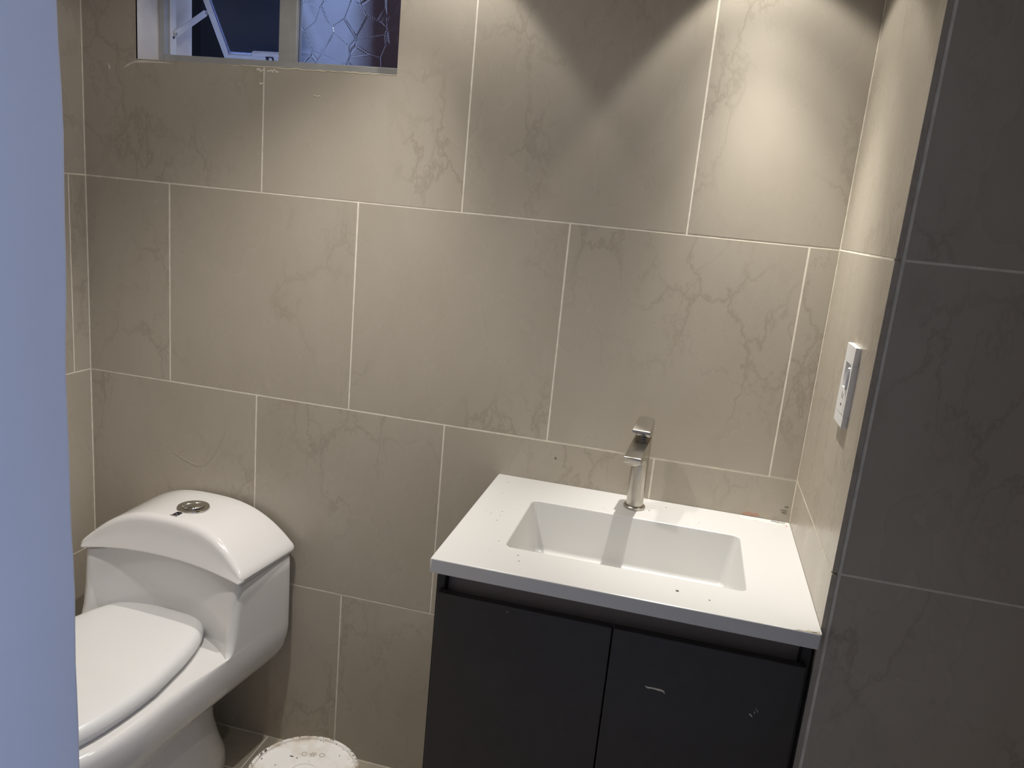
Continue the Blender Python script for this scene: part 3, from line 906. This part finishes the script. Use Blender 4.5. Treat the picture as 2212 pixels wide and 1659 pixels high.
def vanity_top():
    root = empty('washbasin', (1.41, -0.2365, VZ - VT))
    tag(root, 'white moulded washbasin counter with a rectangular bowl on the charcoal cabinet', 'sink')
    o = Vector(root.location)
    bm = bmesh.new()
    y0, y1 = -0.4735, -0.0006
    bx0, bx1, by0, by1 = 1.1965, 1.6195, -0.3700, -0.1250
    rings = []
    e = 0.002
    rings.append(rrect(1.14, 1.68, -0.43, -0.05, 0.004, VZ - VT))
    rings.append(rrect(VX0 + e, VX1 - e, y0 + e, y1, 0.002, VZ - VT))
    rings.append(rrect(VX0 + 0.0006, VX1, y0 + 0.0006, y1, 0.0025, VZ - VT + 0.0006))
    rings.append(rrect(VX0, VX1, y0, y1, 0.003, VZ - VT + e))
    rings.append(rrect(VX0, VX1, y0, y1, 0.003, VZ - e))
    rings.append(rrect(VX0 + 0.0006, VX1, y0 + 0.0006, y1, 0.003, VZ - 0.0006))
    rings.append(rrect(VX0 + e, VX1, y0 + e, y1, 0.003, VZ))
    # basin lip, walls with draft, filleted floor
    rl = 0.003
    def br(i, z, rad): return rrect(bx0 + i, bx1 - i, by0 + i, by1 - i, rad, z)
    rings.append(br(-rl, VZ, 0.016))
    for k in range(1, 5):
        a = R(90 * k / 4)
        rings.append(br(-rl + rl * math.sin(a), VZ - rl + rl * math.cos(a), 0.014))
    depth, draft, rf = 0.104, 0.016, 0.010
    for q in (0.35, 0.7):
        rings.append(br(draft * q, VZ - rl - (depth - rf - rl) * q, 0.014))
    for k in range(0, 7):
        a = R(84 * k / 6)
        rings.append(br(draft + rf * (1 - math.cos(a)), VZ - depth + rf - rf * math.sin(a), 0.014))
    rings.append(br(0.06, VZ - depth - 0.0022, 0.012))
    rings.append(br(0.105, VZ - depth - 0.005, 0.010))
    rings = [[(x - o.x, y - o.y, z - o.z) for x, y, z in r] for r in rings]
    loft(bm, rings, cap0=False, cap1=True)
    me = to_mesh(bm, 'top_slab', True, R(38))
    for p in me.polygons:
        if max(abs(c) for c in p.normal) > 0.9995:
            p.use_smooth = False
    link('top_slab', me, 'counter', root)
    lathe('drain', [(0.020, 0), (0.022, 0.0015), (0.019, 0.003), (0.012, 0.0035)], 'chrome', root, 32, (0.0, -0.011, VZ - depth - 0.0045 - o.z))
    # torn maker's sticker by the wall
    def flat(name, pts, mat, z=0.0003, par=root):
        b = bmesh.new()
        loft(b, [[(x - o.x, y - o.y, VT + 0.0000) for x, y in pts], [(x - o.x, y - o.y, VT + z) for x, y in pts]])
        return link(name, to_mesh(b, name), mat, par)
    st = flat('sticker', [(1.6260, -0.0030), (1.6268, -0.0210), (1.6700, -0.0225), (1.7235, -0.0265), (1.7255, -0.0030)], 'label_paper')
    xx = 1.6890
    rnd = random.Random(5)
    k = 0
    while xx < 1.7180:
        w = rnd.choice([0.0005, 0.0008, 0.0012])
        flat('barcode_bar', [(xx, -0.0105), (xx, -0.0045), (xx + w, -0.0045), (xx + w, -0.0105)], 'ink', 0.00045, st)
        xx += w + rnd.choice([0.0005, 0.0008])
    flat('print_line', [(1.6985, -0.0120), (1.6985, -0.0128), (1.7130, -0.0128), (1.7130, -0.0120)], 'ink_grey', 0.00045, st)
    flat('print_line', [(1.7110, -0.0170), (1.7110, -0.0180), (1.7210, -0.0180), (1.7210, -0.0170)], 'ink_grey', 0.00045, st)
    flat('print_line', [(1.6520, -0.0185), (1.6520, -0.0190), (1.6640, -0.0190), (1.6640, -0.0185)], 'ink_grey', 0.00045, st)
    flat('pink_dot', [(1.7195 + 0.0022 * math.cos(a * .5236), -0.0235 + 0.0028 * math.sin(a * .5236)) for a in range(12)], 'pink', 0.00045, st)
    # chipped front corner
    pts = [(VX1 - 0.040, -0.4722), (VX1 - 0.034, -0.4690), (VX1 - 0.026, -0.4700), (VX1 - 0.019, -0.4655), (VX1 - 0.011, -0.4672), (VX1 - 0.003, -0.4630), (VX1 - 0.0006, -0.4722)]
    flat('chip', [(x, y) for x, y in pts], 'scuff', 0.0002)
    flat('chip', [(VX1 - 0.0165, -0.4705), (VX1 - 0.012, -0.4676), (VX1 - 0.0065, -0.4690), (VX1 - 0.009, -0.4715)], 'speck', 0.00035)
    # crumbs of grit on the top
    b = bmesh.new()
    rnd = random.Random(11)
    spots = [(1.5050, -0.4180, .0022), (1.5575, -0.4290, .0012), (1.4700, -0.0350, .0011), (1.2265, -0.3990, .0010), (1.2330, -0.4210, .0010), (1.2050, -0.3700, .0008), (1.1800, -0.3560, .0008), (1.4360, -0.0700, .0012), (1.5400, -0.0900, .0008)]
    spots += [(rnd.uniform(1.12, 1.19), rnd.uniform(-.44, -.04), rnd.uniform(.0004, .0009)) for _ in range(10)]
    spots += [(rnd.uniform(1.2, 1.7), rnd.uniform(-.11, -.02), rnd.uniform(.0004, .0008)) for _ in range(10)]
    for x, y, s in spots:
        bm_box(b, (x - s * 1.3 - o.x, y - s - o.y, VT), (x + s - o.x, y + s * .7 - o.y, VT + s * .5))
    tag(link('grit', to_mesh(b, 'grit'), 'speck', root), kind='stuff')
vanity_top()

# ------------------------------------------------------------------ faucet
def faucet():
    root = empty('basin_faucet', (1.4035, -0.0640, VZ), R(-6))
    tag(root, 'tall brushed nickel single-lever basin faucet', 'faucet')
    lathe('base_ring', [(0.0222, 0), (0.0230, 0.0010), (0.0230, 0.0050), (0.0218, 0.0062), (0.0186, 0.0066)], 'nickel', root, 48)
    lathe('body', [(0.0180, 0.003), (0.0178, 0.06), (0.0176, 0.1555), (0.0170, 0.1580)], 'nickel', root, 48)
    # wedge spout running forward from the body
    bm = bmesh.new()
    hw = 0.0168
    side = [(0.006, 0.1570), (-0.018, 0.1570), (-0.062, 0.1500), (-0.1105, 0.1420), (-0.1120, 0.1405), (-0.1110, 0.1300), (-0.1090, 0.1285), (-0.070, 0.1275), (-0.040, 0.1190), (-0.018, 0.100), (0.006, 0.090)]
    loft(bm, [[(s * hw, y, z) for y, z in side] for s in (-1, 1)])
    bmesh.ops.bevel(bm, geom=[e for e in bm.edges], offset=0.0007, segments=2, profile=0.5, affect='EDGES')
    link('spout', to_mesh(bm, 'spout', True, R(25)), 'nickel', root)
    lathe('aerator', [(0.0115, 0.1235), (0.0122, 0.1245), (0.0122, 0.1300)], 'nickel', root, 32, (0, -0.0940, 0))
    lathe('neck', [(0.0160, 0.1575), (0.0160, 0.1620)], 'nickel_dark', root, 40)
    # lever: cap plus a flat blade that rises to the back
    lv = lathe('lever_cap', [(0.0172, 0.1598), (0.0176, 0.1610), (0.0176, 0.1740), (0.0170, 0.1800)], 'nickel', root, 40)
    bm = bmesh.new()
    def outline(k):
        pts = []
        yb, yf_, w = 0.0185, -0.0430, 0.0176
        for i in range(9):                                # rounded back edge
            a = R(180 * i / 8)
            pts.append((w * math.cos(a) * (1 - 0.0), yb - 0.010 + 0.010 * math.sin(a)))
        pts += [(-w * 1.02, -0.012), (-w * 1.06, yf_ + 0.003), (-w * 1.02, yf_)]
        pts += [(w * 1.02, yf_), (w * 1.06, yf_ + 0.003), (w * 1.02, -0.012)]
        return [(x * k, y * k) for x, y in pts]
    top = [(x, y, 0.1965 + 0.27 * (y - 0.018)) for x, y in outline(0.97)]
    top2 = [(x, y, 0.1956 + 0.27 * (y - 0.018)) for x, y in outline(1.0)]
    bot = [(x, y, (0.1905 + 0.27 * (y - 0.018)) if y < -0.012 else 0.1640) for x, y in outline(1.0)]
    loft(bm, [bot, top2, top])
    link('lever_blade', to_mesh(bm, 'lever_blade', True, R(30)), 'nickel', root)
faucet()

# ------------------------------------------------------------------ switch and outlet plate on the side wall
def plate():
    yc, zc = -0.323, 1.2105
    root = empty('outlet_plate', (XR, yc, zc))
    tag(root, 'white wall plate with a rocker switch above a power outlet', 'outlet')
    def B(name, x0, x1, y0, y1, z0, z1, mat, bevel=0.0006, par=root):
        return box(name, (x0, y0, z0), (x1, y1, z1), mat, par, bevel)
    T = 0.0090
    hw, hh = 0.034, 0.0655
    # frame with an opening for the modules
    iw0, iw1, ih0, ih1 = -0.0245, 0.0180, -0.0470, 0.0355
    B('plate_frame', -T, 0, -hw, hw, ih1, hh, 'plate', 0.001)
    B('plate_frame', -T, 0, -hw, hw, -hh, ih0, 'plate', 0.001)
    B('plate_frame', -T, 0, iw1, hw, ih0, ih1, 'plate', 0.0)
    B('plate_frame', -T, 0, -hw, iw0, ih0, ih1, 'plate', 0.0)
    B('switch_well', -0.0030, 0, iw0, iw1, -0.004, ih1, 'plate', 0)
    # rocker pressed in at the back edge
    bm = bmesh.new()
    prof = [(0.0, iw0 + 0.0015), (-0.0125, iw0 + 0.0015), (-0.0122, iw0 + 0.004), (-0.0045, iw1 - 0.012), (0.0, iw1 - 0.012)]
    loft(bm, [[(x, y, z) for x, y in prof] for z in (-0.0035, 0.0300)])
    link('rocker', to_mesh(bm, 'rocker'), 'plate', root)
    B('outlet_face', -T - 0.0003, 0, iw0 + 0.0008, iw1 - 0.0006, ih0 + 0.0010, -0.0046, 'plate', 0.0004)
    B('outlet_slot', -T - 0.0006, -T + 0.002, -0.0090, -0.0078, -0.0225, -0.0130, 'slot', 0)
    B('outlet_slot', -T - 0.0006, -T + 0.002, 0.0010, 0.0022, -0.0225, -0.0115, 'slot', 0)
    s = lathe('earth_hole', [(0.0022, 0), (0.0022, 0.0012)], 'slot', root, 16, (-T - 0.0003 + 0.0006, -0.0035, -0.0320))
    s.rotation_euler = (0, R(-90), 0)
plate()

# ------------------------------------------------------------------ wear and smears on the tiles (thin real deposits)
def deposit(name, pts, mat, parent, thick=0.0005, y=-0.0003, label=None):
    bm = bmesh.new()
    loft(bm, [[(x, 0.0005, z) for x, z in pts], [(x, y - thick * 0.5, z) for x, z in pts]])
    return link(name, to_mesh(bm, name), mat, parent)

def ragged(x0, x1, z0, z1, n, seed, amp=0.35):
    rnd = random.Random(seed)
    up, dn = [], []
    for i in range(n + 1):
        q = i / n
        x = x0 + (x1 - x0) * q
        taper = math.sin(math.pi * q) ** 0.5 if 0 < q < 1 else 0.1
        h = (z1 - z0) * taper
        zc = (z0 + z1) / 2 + (z1 - z0) * amp * rnd.uniform(-0.45, 0.45)
        up.append((x, zc + h / 2 * (1 - amp * rnd.random())))
        dn.append((x, zc - h / 2 * (1 - amp * rnd.random())))
    return up + dn[::-1]
def strip(path, w):
    up = [(x, z + w * k) for x, z, k in path]
    dn = [(x, z - w * k) for x, z, k in path]
    return up + dn[::-1]
deposit('plaster_smear', strip([(0.1130, 1.6695, .1), (0.1230, 1.6750, .9), (0.1330, 1.6800, .8), (0.1450, 1.6835, 1), (0.175, 1.6850, 1.1), (0.215, 1.6850, .5), (0.245, 1.6845, .1)], 0.0026), 'smear', wall_back)
deposit('plaster_smear', strip([(0.0700, 1.6760, .3), (0.0720, 1.6690, 1.0), (0.0765, 1.6665, .2)], 0.005), 'smear', wall_back)
deposit('plaster_smear', strip([(0.078, 1.682, .1), (0.088, 1.6875, .6), (0.105, 1.690, .4), (0.125, 1.6905, .1)], 0.0016), 'scuff', wall_back)
deposit('grout_ledge', ragged(0.36, 0.785, 1.6872, 1.6905, 40, 4, 0.9), 'caulk', wall_back)
deposit('plaster_smear', ragged(0.452, 0.4715, 1.6780, 1.6850, 8, 9, 0.85), 'smear', wall_back)
deposit('plaster_smear', ragged(0.478, 0.515, 1.6790, 1.6860, 10, 12, 0.85), 'smear', wall_back)
deposit('plaster_smear', ragged(0.459, 0.4700, 1.6520, 1.6575, 7, 19, 0.85), 'smear', wall_back)
deposit('plaster_smear', ragged(0.592, 0.610, 1.6335, 1.6375, 7, 22, 0.85), 'smear', wall_back)
arc = []
for i in range(15):
    q = i / 14
    arc.append((0.236 + 0.150 * q, 0.7560 - 0.028 * math.sin(math.pi * min(1, q * 0.85)) + 0.085 * max(0, q - 0.45) ** 2 / 0.30, math.sin(math.pi * min(1, max(0.03, q))) ** 0.7))
deposit('scrape', strip(arc, 0.0018), 'scuff', wall_back, 0.0002)
deposit('pink_stain', ragged(1.6300, 1.6660, 0.8437, 0.8530, 14, 31, 0.5), 'pink_stain', wall_back, 0.0002)
for i, (x, z, w, h) in enumerate([(1.7165, 0.8780, .0045, .0014), (1.7120, 0.8690, .007, .0012), (1.7135, 0.8640, .006, .0012), (1.2150, 0.9020, .0025, .0035)]):
    deposit('smudge', ragged(x - w, x + w, z - h, z + h, 6, 40 + i), 'speck', wall_back, 0.0002)
